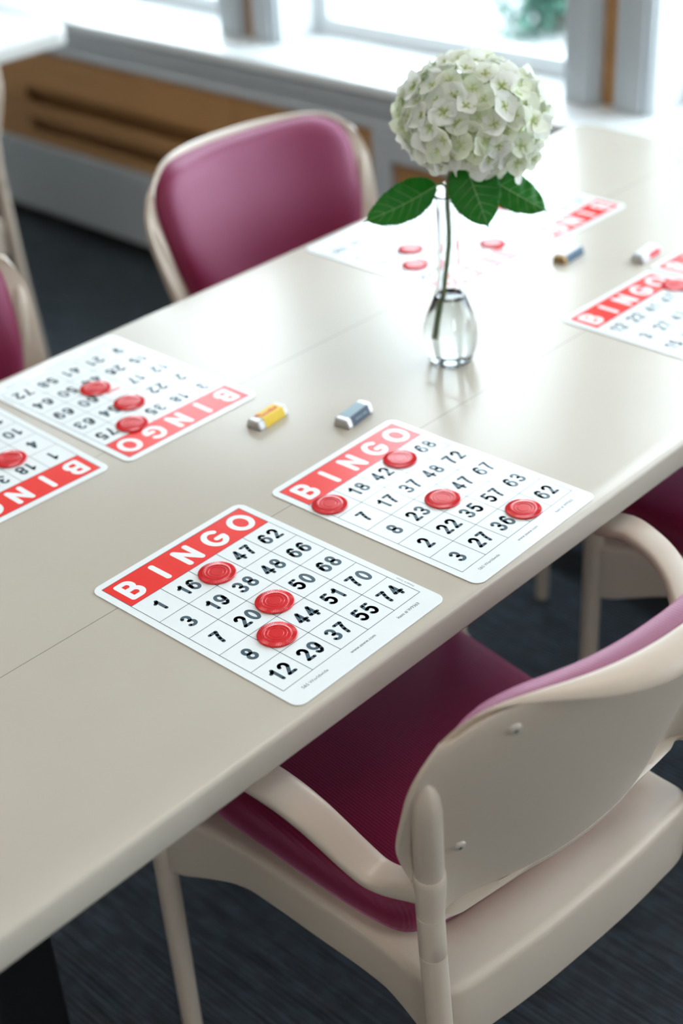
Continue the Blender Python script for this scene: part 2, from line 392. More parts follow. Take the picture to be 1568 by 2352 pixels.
# ------------------------------------------------------------------ outside: paving, shrubs
struct(MB().box(-40, 40, -40, 40, -0.9, -0.5).build('ground', M['pave'], smooth=False))
def shrub(x, y, z, rx, rz, n, label, cat, trunk=0.0):
    root = tag(empty('shrub' if not trunk else 'tree', (x, y, -0.5)), label, cat, 'planting outside the windows')
    mb = MB(); rnd = random.Random(int(x * 100 + y * 10))
    for _ in range(n):
        u_ = Vector((rnd.gauss(0, 1), rnd.gauss(0, 1), rnd.gauss(0, 1))).normalized() * (rnd.random() ** 0.35)
        k = 0.75 + 0.5 * noise.noise(u_ * 2.2 + Vector((x, y, 0)))
        p = Vector((u_.x * rx * k, u_.y * rx * k, z + 0.5 + u_.z * rz * k))
        if p.z < 0.02: p.z = 0.02
        d = Vector((rnd.gauss(0, 1), rnd.gauss(0, 1), rnd.gauss(0, 1))).normalized(); e = d.orthogonal().normalized(); L = 0.05 + 0.05 * rnd.random()
        w_ = L * 0.45; nn = d.cross(e) * L * 0.15
        mb.add([p, p + d * L * .5 + e * w_ + nn, p + d * L, p + d * L * .5 - e * w_ + nn], [(0, 1, 2), (0, 2, 3)])
    mb.build('foliage', M['foliage'], root, smooth=False)
    st = MB()
    for j in range(5):
        a = j * 1.26; st.tube([(0, 0, 0), (0.12 * rx * math.cos(a), 0.12 * rx * math.sin(a), (z + .5) * .5), (0.45 * rx * math.cos(a), 0.45 * rx * math.sin(a), z + .5)], [.03, .02, .008], 7)
    st.build('stem', M['bark'], root)
    return root

# ------------------------------------------------------------------ tables
def tabletop(x0, x1, y0, y1, th, r, z, m, root, org, bev=0.006, name='tabletop'):
    loops = []
    for (o, zz) in ((0.010, z - th), (0.003, z - th), (0.0008, z - th + 0.0012), (0, z - th + 0.004), (0, z - bev * 1.0), (bev * .12, z - bev * .55), (bev * .45, z - bev * .14), (bev, z)):
        loops.append([(x - org[0], y - org[1], zz - org[2]) for x, y in rrect(x0 + o, x1 - o, y0 + o, y1 - o, max(r - o, .002), 10)])
    o = MB().loft(loops).build(name, m, root, smooth=True, sharp=60)
    return o
TX0, TX1, TY0, TY1 = 0.27, 2.128, 0.7085, 1.470
tb = tag(empty('activity_table', (0, 0, 0)), 'long beige table with two plank seams, bingo cards laid out on it', 'table')
tabletop(TX0, TX1, TY0, TY1, 0.034, 0.035, ZT, M['table'], tb, (0, 0, 0))
YM = (TY0 + TY1) / 2
for cx in (0.492, 1.90):
    o = MB().box(cx - .04, cx + .04, YM - .05, YM + .05, 0.078, 0.705).build('table_leg', M['black'], tb, smooth=False); bevel(o, .006)
    f = MB().box(cx - .032, cx + .032, TY0 + .07, TY1 - .07, 0.058, 0.088).build('foot_beam', M['black'], tb, smooth=False); bevel(f, .008)
    for yy in (TY0 + .10, TY1 - .10):
        c = MB(); c.tube([(cx - .016, yy, .029), (cx - .013, yy, .029), (cx + .013, yy, .029), (cx + .016, yy, .029)], [.026, .0285, .0285, .026], 24)
        c.tube([(cx, yy, .03), (cx, yy, .062)], [.018, .018], 14)
        cc = c.build('caster', M['black'], tb)
        lv = MB().box(cx - .014, cx + .014, yy + .024, yy + .052, .040, .050).build('lock_lever', M['teal'], cc, smooth=False); bevel(lv, .003)
xb = MB().box(0.492, 1.90, YM - .02, YM + .02, 0.655, 0.705).build('under_rail', M['black'], tb, smooth=False)

tb2 = tag(empty('side_table', (0, 0, 0)), 'pale table with a rounded corner standing near the radiator cover', 'table')
tabletop(0.25, 2.075, 2.895, 3.66, 0.042, 0.05, ZT, M['table2'], tb2, (0, 0, 0), 0.012)
for cx in (0.5, 1.82):
    o = MB().box(cx - .035, cx + .035, 3.23, 3.33, 0.05, 0.698).build('table_leg', M['black'], tb2, smooth=False); bevel(o, .006)
    o = MB().box(cx - .03, cx + .03, 2.98, 3.58, 0.0, 0.05).build('foot_beam', M['black'], tb2, smooth=False); bevel(o, .008)

# ------------------------------------------------------------------ chair (local: origin between the rear posts on the floor, facing +y)
PXX = 0.2005
def half_outline(pts):
    P = [Vector((x, y, 0)) for x, y in pts]
    ring = P + [Vector((-p.x, p.y, 0)) for p in P[::-1][1:-1]]
    return catmull(ring, 5, closed=True)
def offset_ring(ring, d):
    n = len(ring); out = []
    for i in range(n):
        t = (ring[(i + 1) % n] - ring[i - 1]).normalized(); nn = Vector((-t.y, t.x, 0))   # ring runs anticlockwise: nn points inward
        out.append(ring[i] + nn * d)
    return out
def shrink_ring(ring, k, c=(0, .25)):
    c = Vector((c[0], c[1], 0)); return [c + (p - c) * (1 - k) for p in ring]

def back_pos(u, v):
    """surface of the moulded back: u -1..1 across, v 0..1 upward"""
    a = abs(u)
    hw = 0.190 + 0.0405 * smoothstep(0, .62, v) + 0.0095 * smoothstep(.5, 1, v)
    if v > 0.74: hw *= 1 - 0.105 * ((v - .74) / .26) ** 2.3
    zb = 0.538 - 0.016 * a ** 6
    zt = 0.8279 + 0.0070 * a * a - 0.0400 * a ** 8
    z = zb + (zt - zb) * v
    y0 = -0.0115 - 0.088 * v
    s = 0.060 + 0.006 * smoothstep(0, .55, v)
    return Vector((u * hw, y0 + s * a ** 2.25 - 0.040 * a ** 8 * (1 - smoothstep(0, .5, v)), z))
def back_normal(u, v):
    e = 0.01
    du = back_pos(min(u + e, 1), v) - back_pos(max(u - e, -1), v); dv = back_pos(u, min(v + e, 1)) - back_pos(u, max(v - e, 0))
    n = du.cross(dv).normalized()
    return -n if n.y < 0 else n

def make_chair():
    root = empty('armchair')
    # --- seat frame
    ring = half_outline([(0, -0.021), (.07, -0.020), (.13, -0.016), (.172, -0.011), (.190, 0.004), (.191, .04), (.192, .10), (.198, .17), (.203, .23), (.210, .29), (.220, .335), (.232, .362), (.238, .382), (.228, .404), (.18, .420), (.1, .430), (0, .433)])
    def zb(p):
        rear = 1 - smoothstep(0.0, 0.08, p.y); front = smoothstep(0.26, 0.37, p.y)
        return 0.408 - 0.026 * rear - 0.030 * front
    L = []
    for k, zf in ((0.30, lambda p: .450), (0.29, lambda p: .4650), (0.13, lambda p: .4652)): L.append([Vector((q.x, q.y, zf(q))) for q in shrink_ring(ring, k)])
    for d, zf in ((0.0095, lambda p: .4650), (0.0055, lambda p: .4640), (0.0022, lambda p: .4615), (0.0004, lambda p: .458), (0.0, lambda p: .453),
                  (-0.001, lambda p: zb(p) + .004), (0.0, lambda p: zb(p)), (0.004, lambda p: zb(p) - .001), (0.008, lambda p: zb(p)), (0.009, lambda p: .447)):
        L.append([Vector((q.x, q.y, zf(q))) for q in offset_ring(ring, d)])
    L.append([Vector((q.x, q.y, .447)) for q in shrink_ring(ring, .28)])
    for lp in L:
        for q in lp: q.z -= 0.014
    MB().loft(L, closed=True).build('seat_frame', M['plastic'], root)
    # --- seat pad
    ring = half_outline([(0, .046), (.07, .048), (.130, .054), (.164, .072), (.177, .11), (.184, .17), (.190, .25), (.195, .33), (.190, .380), (.166, .405), (.10, .415), (0, .418)])
    L = []
    for d, z in ((.008, .462), (.002, .466), (-.001, .474), (-.001, .486), (.003, .496), (.010, .503)):
        L.append([Vector((q.x, q.y, z)) for q in offset_ring(ring, d)])
    base = offset_ring(ring, .010)
    for k, z in ((.08, .5075), (.2, .511), (.4, .513), (.7, .514), (.94, .5142)): L.append([Vector((q.x, q.y, z)) for q in shrink_ring(base, k)])
    for lp in L:
        for q in lp: q.z = .447 + (q.z - .462) * 1.12
    MB().loft(L).build('seat_pad', M['vinyl'], root)
    # --- moulded back with rolled top lip
    NU, NV = 56, 26
    rows_out = []
    for j in range(NV + 1):
        rows_out.append([back_pos(-1 + 2 * i / NU, j / NV) for i in range(NU + 1)])
    def lip(u): return 1 - smoothstep(.15, .97, abs(u))
    for k, (dy, dz) in enumerate(((-.006, .0015), (-.014, .0015), (-.022, -.002), (-.028, -.008), (-.030, -.015))):
        row = []
        for i in range(NU + 1):
            u_ = -1 + 2 * i / NU; b = back_pos(u_, 1); n = back_normal(u_, 1); wv = lip(u_)
            h = Vector((n.x, n.y, 0)).normalized()
            row.append(b + h * (dy * (0.02 + 0.98 * wv)) + Vector((0, 0, dz * wv)))
        rows_out.append(row)
    # a short flange along the bottom edge, turned backwards beside the posts
    NRb = []
    for k in (2, 1):
        row = []
        for i in range(NU + 1):
            u_ = -1 + 2 * i / NU; b = back_pos(u_, 0); n = back_normal(u_, 0); wv = smoothstep(.35, .80, abs(u_)) * (1 - smoothstep(.78, 1.0, abs(u_)))
            h = Vector((n.x, n.y, 0)).normalized()
            row.append(b - h * (.0028 * k + .004 * k * wv) - Vector((0, 0, (.0008 + .0035 * wv) * k)))
        NRb.append(row)
    rows_out = NRb + rows_out
    NR = len(rows_out); nu = NU + 1
    v = [p for r in rows_out for p in r]
    f = [(j * nu + i, j * nu + i + 1, (j + 1) * nu + i + 1, (j + 1) * nu + i) for j in range(NR - 1) for i in range(NU)]
    sh = obj('back_shell', v, f, M['plastic'], root)
    me = sh.data
    if me.polygons[len(me.polygons) // 3].normal.y < 0: me.flip_normals()
    sm = sh.modifiers.new('thick', 'SOLIDIFY'); sm.thickness = 0.0062; sm.offset = -1
    bv = sh.modifiers.new('round', 'BEVEL'); bv.width = 0.0022; bv.segments = 3; bv.limit_method = 'ANGLE'; bv.angle_limit = math.radians(50)
    # --- screws on the rear face
    for (u_, v_) in SCREWS:
        p = back_pos(u_, v_); n = back_normal(u_, v_)
        q = n.to_track_quat('Z', 'Y').to_matrix().to_4x4(); q.translation = p - n * 0.0062
        sc = MB().lathe([(.0001, -.0030), (.0036, -.0028), (.0057, -.0018), (.0066, 0), (.0066, .002)], seg=20)
        sc.v = [q @ x for x in sc.v]
        so = sc.build('screw', M['screw'], sh)
        cr = MB().box(-.0022, .0022, -.0005, .0005, -.0031, -.0024).box(-.0005, .0005, -.0022, .0022, -.0031, -.0024)
        cr.v = [q @ x for x in cr.v]
        cr.build('cross_slot', M['screw_dark'], so, smooth=False)
    # --- back pad
    NU2, NV2 = 44, 26
    F, B = [], []
    for j in range(NV2 + 1):
        for i in range(NU2 + 1):
            a = -1 + 2 * i / NU2; b = -1 + 2 * j / NV2
            a2 = math.copysign(abs(a) ** 0.8, a); b2 = math.copysign(abs(b) ** 0.8, b)      # denser near the rim
            u_ = a2 * 0.890; v_ = 0.515 + b2 * 0.470
            c = max(0, abs(a2) - .75) / .25; e = max(0, abs(b2) - .75) / .25
            u_ *= 1 - 0.035 * e * e * smoothstep(.5, 1, abs(a2)); v_ = 0.515 + (v_ - 0.515) * (1 - 0.06 * c * c * smoothstep(.4, 1, abs(b2)))
            p = back_pos(u_, v_); n = back_normal(u_, v_)
            t = 0.029 * max(0, 1 - abs(a2) ** 9) ** 0.5 * max(0, 1 - abs(b2) ** 9) ** 0.5
            F.append(p + n * (0.003 + t)); B.append(p + n * 0.001)
    n2 = NU2 + 1; f = []
    for j in range(NV2):
        for i in range(NU2):
            a = j * n2 + i; f.append((a, a + 1, a + n2 + 1, a + n2)); k = len(F); f.append((a + k, a + n2 + k, a + n2 + 1 + k, a + 1 + k))
    k = len(F); border = [i for i in range(n2)] + [j * n2 + NU2 for j in range(1, NV2 + 1)] + [NV2 * n2 + i for i in range(NU2 - 1, -1, -1)] + [j * n2 for j in range(NV2 - 1, 0, -1)]
    for i in range(len(border)):
        a = border[i]; b = border[(i + 1) % len(border)]; f.append((a, a + k, b + k, b))
    obj('back_pad', F + B, f, M['vinyl'], root)
    # --- posts, arms, legs, one mesh each
    for s in (-1, 1):
        x = s * PXX
        # sleeve that carries the back
        pts = [(x, -.003, .614), (x, -.003, .618), (x + s * .006, -.009, .645), (x + s * .0125, -.0155, .680), (x + s * .019, -.022, .715), (x + s * .0225, -.0255, .735), (x + s * .0245, -.0275, .748), (x + s * .0255, -.0285, .756)]
        MB().tube(pts, [.0132, .0136, .0136, .0135, .0132, .0115, .0080, .002], 20, up=(0, 1, 0)).build('back_post', M['plastic'], root, sharp=42)
        # rear leg with two collar grooves
        g = .0010; y_ = -.003
        pts = [(x, y_, .575), (x, y_, .5692), (x, y_, .5685), (x, y_, .5675), (x, y_, .5668), (x, y_ - .001, .542), (x, y_ - .002, .5192), (x, y_ - .002, .5185), (x, y_ - .002, .5175), (x, y_ - .002, .5168),
               (x, y_ - .008, .42), (x + s * .001, y_ - .014, .32), (x + s * .003, y_ - .026, .19), (x + s * .005, y_ - .044, .012), (x + s * .005, y_ - .045, 0.0)]
        MB().tube(pts, [.0131, .0131, .0131 - g, .0131 - g, .0130, .0130, .0130, .0130 - g, .0130 - g, .0129, .0128, .0126, .0122, .0114, .0108], 20, up=(0, 1, 0)).build('rear_leg', M['plastic'], root, sharp=42)
        MB().tube([(x - s * .03, .010, .432), (x, -.006, .432)], [.009, .009], 12).build('leg_bracket', M['plastic'], root)
        # arm: joint cone, S-curve, flat rest, bend into the front leg
        ctrl = [(x, .001, .596), (x, .019, .586), (x + s * .001, .043, .574), (x + s * .005, .064, .573), (x + s * .013, .082, .588), (x + s * .023, .098, .609), (x + s * .034, .114, .631), (x + s * .046, .134, .651), (x + s * .058, .160, .6655), (x + s * .067, .195, .672), (x + s * .071, .240, .674), (x + s * .070, .290, .6700), (x + s * .062, .338, .6530), (x + s * .050, .372, .618), (x + s * .038, .388, .560), (x + s * .0345, .390, .500)]
        if s > 0: ctrl[1:9] = [(x + .006, .016, .592), (x + .024, .036, .600), (x + .045, .056, .615), (x + .062, .076, .633), (x + .073, .096, .647), (x + .079, .118, .658), (x + .081, .142, .666), (x + .080, .168, .671)]
        wd = [.0140, .0150, .0165, .0175, .0178, .0180, .0182, .0186, .0192, .0200, .0205, .0205, .0195, .0168, .0145, .0135]
        th = [.0125, .0108, .0092, .0082, .0078, .0076, .0076, .0078, .0080, .0080, .0082, .0086, .0098, .0122, .0138, .0135]
        P = catmull(ctrl, 4); W_ = []
        for i in range(len(P)):
            t = i / 4; a = min(int(t), len(wd) - 2); fr = t - a; W_.append((wd[a] + (wd[a + 1] - wd[a]) * fr, th[a] + (th[a + 1] - th[a]) * fr))
        loops = []; seg = 24
        for i, p in enumerate(P):
            tg = (P[min(i + 1, len(P) - 1)] - P[max(i - 1, 0)]).normalized(); ax = Vector((1, 0, 0)); ax = (ax - tg * ax.dot(tg)).normalized(); b = ax.cross(tg).normalized()
            lp = []
            for q in range(seg):
                an = 2 * PI * q / seg; ca, sa = math.cos(an), math.sin(an); ex = 0.62
                lp.append(p + ax * (W_[i][0] * math.copysign(abs(ca) ** ex, ca)) + b * (W_[i][1] * math.copysign(abs(sa) ** ex, sa)))
            loops.append(lp)
        am = MB().loft(loops)
        am.lathe([(.0131, .5695), (.0133, .577), (.0139, .586), (.0146, .598), (.0149, .610), (.0147, .6180), (.0139, .6190)], (x, -.003, 0), 24)
        am.build('armrest', M['plastic'], root, sharp=55)
        xf = x + s * .0345
        MB().tube([(xf, .390, .510), (xf, .390, .45), (xf, .390, .25), (xf, .389, .012), (xf, .389, 0)], [.0138, .0138, .0130, .0115, .0108], 20, up=(0, 1, 0)).build('front_leg', M['plastic'], root, sharp=42)
    return root
SCREWS = ((-.79, .36), (.79, .36), (-.70, .90), (.70, .90))
chair = make_chair()
GR = 'burgundy armchairs around the tables'
def place(c, x, y, rz, label):
    c.location = (x, y, 0); c.rotation_euler = (0, 0, math.radians(rz)); tag(c, label, 'chair', GR); return c
place(chair, 0.8598, 0.5728, -4.7, 'beige and burgundy armchair nearest the camera, its screwed shell back facing us')
place(copy_tree(chair), 1.620, 0.522, 0, 'burgundy armchair just beyond the nearest one, cut by the right photo edge')
place(copy_tree(chair), 1.530, 1.655, 176.7, 'armchair with lit pink backrest facing us across the table beside the flower vase')
place(copy_tree(chair), 0.815, 1.660, 178, 'armchair across the table at left photo edge, behind the upside-down bingo cards')
place(copy_tree(chair), 1.449, 2.633, 6, 'armchair at the pale side table, only its slanted back leg in view')

# ------------------------------------------------------------------ rounded stroke lettering
def arc(cx, cy, rx, ry, a0, a1, n=14):
    return [(cx + rx * math.cos(math.radians(a0 + (a1 - a0) * k / n)), cy + ry * math.sin(math.radians(a0 + (a1 - a0) * k / n))) for k in range(n + 1)]
# glyphs: strokes in a box of height 1 (stroke centre lines), advance width w
GLY = {
 '0': (.56, [arc(.28, .5, .27, .5, 0, 360, 28)]),
 '1': (.38, [[(.03, .76), (.22, .87), (.28, 1.0), (.28, 0)]]),
 '2': (.56, [arc(.28, .715, .255, .285, 165, -28, 16) + [(.06, .02), (.03, 0), (.55, 0)]]),
 '3': (.56, [arc(.27, .745, .235, .255, 155, -90, 14), arc(.27, .245, .265, .245, 90, -155, 14)]),
 '4': (.60, [[(.42, 0), (.42, 1.0), (.0, .27), (.60, .27)]]),
 '5': (.56, [[(.50, 1.0), (.11, 1.0), (.05, .54)] + arc(.27, .315, .27, .315, 128, -150, 18)]),
 '6': (.56, [arc(.28, .305, .265, .305, 0, 360, 24), [(.015, .31), (.03, .55), (.12, .86), (.28, 1.0), (.44, .97), (.51, .84)]]),
 '7': (.54, [[(.0, 1.0), (.52, 1.0), (.36, .70), (.24, .36), (.19, 0)]]),
 '8': (.56, [arc(.28, .755, .22, .245, 0, 360, 22), arc(.28, .255, .265, .255, 0, 360, 24)]),
 '9': (.56, [arc(.28, .695, .265, .305, 0, 360, 24), [(.545, .69), (.53, .45), (.44, .14), (.28, 0), (.12, .03), (.05, .16)]]),
 'B': (.62, [[(.0, 0), (.0, 1.0), (.32, 1.0)] + arc(.34, .76, .22, .24, 85, -90, 10) + [(.02, .52)], [(.34, .52)] + arc(.36, .26, .26, .26, 85, -90, 12) + [(.0, 0)]]),
 'I': (.0, [[(0, 0), (0, 1)]]),
 'N': (.66, [[(0, 0), (0, 1), (.66, 0), (.66, 1)]]),
 'G': (.80, [arc(.42, .5, .42, .5, 48, 330, 26) + [(.80, .42), (.47, .42)]]),
 'O': (.88, [arc(.44, .5, .44, .5, 0, 360, 32)]),
}
def stroke(mb, pts, w, z, n=8):
    pts = [Vector((p[0], p[1], 0)) for p in pts]
    # ribbon with mitred joins, discs at the two ends
    closed = (pts[0] - pts[-1]).length < 1e-6
    if closed: pts = pts[:-1]
    m = len(pts); Ls, Rs = [], []
    for i in range(m):
        a = pts[i - 1] if (closed or i > 0) else None; c = pts[(i + 1) % m] if (closed or i < m - 1) else None; b = pts[i]
        d1 = (b - a).normalized() if a is not None else None; d2 = (c - b).normalized() if c is not None else None
        if d1 is None: d1 = d2
        if d2 is None: d2 = d1
        t = d1 + d2
        if t.length < 1e-4: t = d1.copy()
        t.normalize(); nn = Vector((-t.y, t.x, 0)); cs = max(.75, abs(nn.dot(Vector((-d1.y, d1.x, 0)))))
        if d1.dot(d2) < 0.75: cs = 1.0 if d1.dot(d2) < 0.2 else cs
        Ls.append(b + nn * (w / 2 / cs)); Rs.append(b - nn * (w / 2 / cs))
    v = Ls + Rs; f = []
    for i in range(m if closed else m - 1):
        j = (i + 1) % m; f.append((i, m + i, m + j, j))
    # sharp corners: separate quads per segment plus discs
    sharp = [i for i in range(1, m - 1) if (pts[i] - pts[i - 1]).normalized().dot((pts[i + 1] - pts[i]).normalized()) < 0.75]
    if sharp:
        v, f = [], []
        for i in range(m - 1):
            d = (pts[i + 1] - pts[i]).normalized(); nn = Vector((-d.y, d.x, 0)) * (w / 2); k = len(v)
            v += [pts[i] + nn, pts[i] - nn, pts[i + 1] - nn, pts[i + 1] + nn]; f.append((k, k + 1, k + 2, k + 3))
    discs = ([] if closed else [pts[0], pts[-1]]) + ([pts[i] for i in range(1, m - 1)] if sharp else [])
    for c in discs:
        k = len(v); v += [c + Vector((math.cos(2 * PI * q / 16), math.sin(2 * PI * q / 16), 0)) * (w / 2) for q in range(16)]; f.append(list(range(k, k + 16)))
    mb.add([Vector((q.x, q.y, z)) for q in v], f)
def text_strokes(mb, s, cx, cy, h, sw, z, sx=1.0, gap=.22):
    hh = h - sw; tot = sum(GLY[c][0] * hh * sx for c in s) + (len(s) - 1) * (gap * hh + sw * 0.6)
    x = cx - tot / 2
    for c in s:
        w_, st = GLY[c]
        for p in st: stroke(mb, [(x + a * hh * sx, cy - hh / 2 + b * hh) for a, b in p], sw, z)
        x += w_ * hh * sx + gap * hh + sw * 0.6
def text_mesh(s, size, x, y, z, rot=0, extra=0.0, align='CENTER'):
    c = bpy.data.curves.new('t', 'FONT'); c.body = s; c.size = size; c.align_x = align; c.align_y = 'CENTER'; c.offset = extra; c.resolution_u = 3
    o = bpy.data.objects.new('t', c); COL.objects.link(o)
    dg = bpy.context.evaluated_depsgraph_get(); me = bpy.data.meshes.new_from_object(o.evaluated_get(dg))
    R_ = Matrix.Translation((x, y, z)) @ Matrix.Rotation(rot, 4, 'Z')
    v = [R_ @ q.co for q in me.vertices]; f = [list(p.vertices) for p in me.polygons]
    bpy.data.objects.remove(o); bpy.data.curves.remove(c); bpy.data.meshes.remove(me)
    return v, f

# ------------------------------------------------------------------ bingo cards (local: header's outer left corner at 0,0; +x along BINGO; rows go to -y)
CW, CL, HH = 0.190, 0.2504, 0.0446
TH = 0.0009
def make_sheet():
    loops = []
    for o, z in ((.0002, 0), (0, .0002), (0, TH - .0002), (.0002, TH)):
        loops.append([(x, y, z) for x, y in rrect(-.0085 + o, CW + .0085 - o, -CL - .027 + o, .0085 - o, .011, 8)])
    return MB().loft(loops)
def rect(mb, x0, x1, y0, y1, z): mb.add([(x0, y0, z), (x1, y0, z), (x1, y1, z), (x0, y1, z)], [(0, 1, 2, 3)])
sheet_me = hdr_me = let_me = grid_me = fine_me = None
RH = (CL - HH) / 5; CWD = CW / 5
def make_card(grid, x, y, deg, z, label, free=False):
    global sheet_me, hdr_me, let_me, grid_me, fine_me
    root = empty('bingo_card', (x, y, z), math.radians(deg)); tag(root, label, 'bingo card', 'bingo cards on the beige table')
    if sheet_me is None:
        sheet_me = make_sheet().build('card_sheet', M['card'], root, smooth=False).data
        mb = MB(); rect(mb, 0, CW, -HH, 0, TH + .00006); hdr_me = mb.build('header_band', M['red'], root, smooth=False).data
        mb = MB()
        for i, ch in enumerate('BINGO'): text_strokes(mb, ch, (i + .5) * CWD, -HH / 2, .0330, .0066, TH + .00013, .92)
        let_me = mb.build('heading_lettering', M['white_print'], root, smooth=False).data
        mb = MB(); t = .0006; zz = TH + .00010
        for i in range(6):
            yy = -HH - i * RH; rect(mb, 0, CW, yy - t / 2, yy + t / 2, zz)
            xx = i * CWD; rect(mb, xx - t / 2, xx + t / 2, -CL, -HH, zz)
        for xx in (0, CW): rect(mb, xx - t / 2, xx + t / 2, -HH, 0, zz)
        rect(mb, 0, CW, -t / 2, t / 2, zz)
        grid_me = mb.build('grid_lines', M['ink_line'], root, smooth=False).data
        mb = MB()
        for s, sz, xx, yy, r, ex in (('S&S Worldwide', .0052, .030, -CL - .0105, 0, 0.0), ('www.ssww.com', .0052, .095, -CL - .0105, 0, .00006), ('Item # W9363', .0052, .160, -CL - .0105, 0, .00006), ('Printed In Taiwan', .0032, CW + .0042, -CL + .022, PI / 2, 0)):
            mb.add(*text_mesh(s, sz, xx, yy, TH + .0001, r, ex))
        fine_me = mb.build('fine_print_text', M['grey_ink'], root, smooth=False).data
    else:
        for nm, me in (('card_sheet', sheet_me), ('header_band', hdr_me), ('heading_lettering', let_me), ('grid_lines', grid_me), ('fine_print_text', fine_me)):
            link(bpy.data.objects.new(nm, me), root)
    mb = MB()
    for r, row in enumerate(grid):
        for c, n in enumerate(row):
            if n is None: continue
            text_strokes(mb, str(n), (c + .5) * CWD, -HH - (r + .5) * RH, .0200, .0037, TH + .0001, .88)
    mb.build('number_lettering', M['ink'], root, smooth=False)
    if free:
        fm = MB(); fm.add(*text_mesh('FREE', .0105, 2.5 * CWD, -HH - 2.5 * RH, TH + .0001, 0, .0002)); fm.build('free_space', M['red'], root, smooth=False)
    return root
N = None
ZC0 = ZT + 0.0002
make_card([[1, 16, N, 47, 62], [3, 19, 38, 48, 66], [7, 20, N, 50, 68], [8, N, 44, 51, 70], [12, 29, 37, 55, 74]], 0.6483, 0.9971, 1.216, ZC0,
          'white bingo card nearest us at the table edge, row 12 29 37 55 74', True)
GB = [[2, 18, 42, 50, 68], [7, 17, 37, 48, 72], [8, 23, N, 47, 67], [2, 22, 35, 57, 63], [3, 27, 36, 55, 62]]
GB[0][0] = 5
make_card(GB, 0.8885, 0.9904, 1.55, ZC0, 'bingo card with four red chips at the table edge, below the dark candy', True)
make_card([[3, 18, 35, 58, 75], [2, 22, 38, 54, 63], [12, 17, N, 60, 69], [15, 26, 44, 50, 64], [9, 21, 41, 58, 72]], 1.0250, 1.1804, -179.9, ZC0,
          'upside-down bingo card with three chips, beside the yellow candy', True)
make_card([[1, 18, 32, 47, 61], [4, 20, 33, 48, 66], [10, 22, N, 51, 68], [13, 25, 39, 52, 70], [14, 28, 43, 59, 73]], 0.7995, 1.1880, 178.6, ZC0,
          'upside-down bingo card cut off by the left photo edge', True)
make_card([[12, 22, 41, 47, 70], [3, 27, 43, 48, 66], [15, 19, N, 58, 61], [6, 29, 37, 52, 64], [9, 21, 34, 49, 73]], 1.4315, 0.9975, -0.6, ZC0,
          'bingo card right of the vase with its whole red heading readable', True)
make_card([[5, 17, 33, 46, 63], [8, 24, 39, 55, 71], [11, 26, N, 50, 67], [2, 20, 42, 57, 62], [14, 30, 36, 60, 75]], 1.6450, 1.0005, -0.4, ZC0,
          'bingo card cut by the right photo edge beside the red candy', True)
make_card([[4, 23, 31, 49, 66], [7, 19, 40, 56, 70], [13, 28, N, 53, 61], [1, 16, 44, 47, 74], [10, 25, 38, 59, 68]], 1.5985, 1.1790, 180.2, ZC0,
          'washed-out bingo card right behind the vase neck, its near edge catching the glare', True)
make_card([[6, 21, 35, 52, 64], [12, 29, 43, 48, 69], [3, 18, N, 51, 73], [9, 27, 32, 54, 65], [15, 22, 37, 60, 72]], 1.8150, 1.1770, 180.5, ZC0,
          'far bingo card under the right hydrangea leaf, red heading towards us', True)

# ------------------------------------------------------------------ chips
def make_chip():
    seg = 144; R0 = .0193
    prof = [(0.0165, 0, 0), (R0 - .0008, 0, 0), (R0, .0008, 0), (R0, .0016, 1), (R0 - .0006, .0023, 1), (.0150, .0027, 1), (.0135, .0027, 0), (.0130, .0029, 0), (.0122, .0029, 0), (.0117, .0024, 0), (.0100, .0024, 0), (.0096, .0027, 0), (.0088, .0027, 0), (.0084, .0023, 0), (.0066, .0023, 0), (.0062, .0026, 0), (.0001, .0026, 0)]
    loops = []
    for r, z, g in prof:
        lp = []
        for k in range(seg):
            a = 2 * PI * k / seg; dz = -.00035 * (k % 2) * g; lp.append((r * math.cos(a), r * math.sin(a), z + dz))
        loops.append(lp)
    return MB().loft(loops).build('bingo_chip', M['chip'], None, smooth=True, sharp=30)
chip0 = make_chip()
CHIPS = [
 (0.740, 0.928, 'red chip left of 47, beside 16, on the nearest bingo card'),
 (0.742, 0.848, 'red chip on the middle square of the nearest bingo card, left of 50'),
 (0.707, 0.809, 'red chip between 8 and 44 on the nearest bingo card'),
 (0.903, 0.928, 'red chip at the B corner of the four-chip card, hanging over its edge'),
 (1.021, 0.932, 'red chip touching the red heading under letter G, left of 68'),
 (0.986, 0.841, 'red chip on the middle square between 23 and 47 of the four-chip card'),
 (1.023, 0.762, 'red chip left of 62 in the bottom row of the four-chip card'),
 (0.918, 1.347, 'farthest red chip on the upside-down card beside the yellow candy'),
 (0.920, 1.283, 'middle red chip on the upside-down card beside the yellow candy'),
 (0.887, 1.238, 'red chip touching the heading of the upside-down card beside the yellow candy'),
 (0.745, 1.286, 'red chip on the card cut off by the left photo edge'),
 (1.605, 0.945, 'red chip under letter O of the card right of the vase, at photo edge'),
 (1.492, 1.325, 'upper of two glare-washed chips left of the vase neck'),
 (1.450, 1.280, 'lower of two glare-washed chips left of the vase neck'),
 (1.578, 1.240, 'glare-washed red chip just right of the vase neck'),
 (1.715, 1.315, 'red chip half hidden by the right hydrangea leaf'),
]
for i, (x, y, lab) in enumerate(CHIPS):
    c = chip0 if i == 0 else chip0.copy()
    if i: COL.objects.link(c)
    c.location = (x, y, ZC0 + TH + .0002); c.rotation_euler = (0, 0, random.random() * 6)
    tag(c, lab, 'chip', 'red bingo chips')

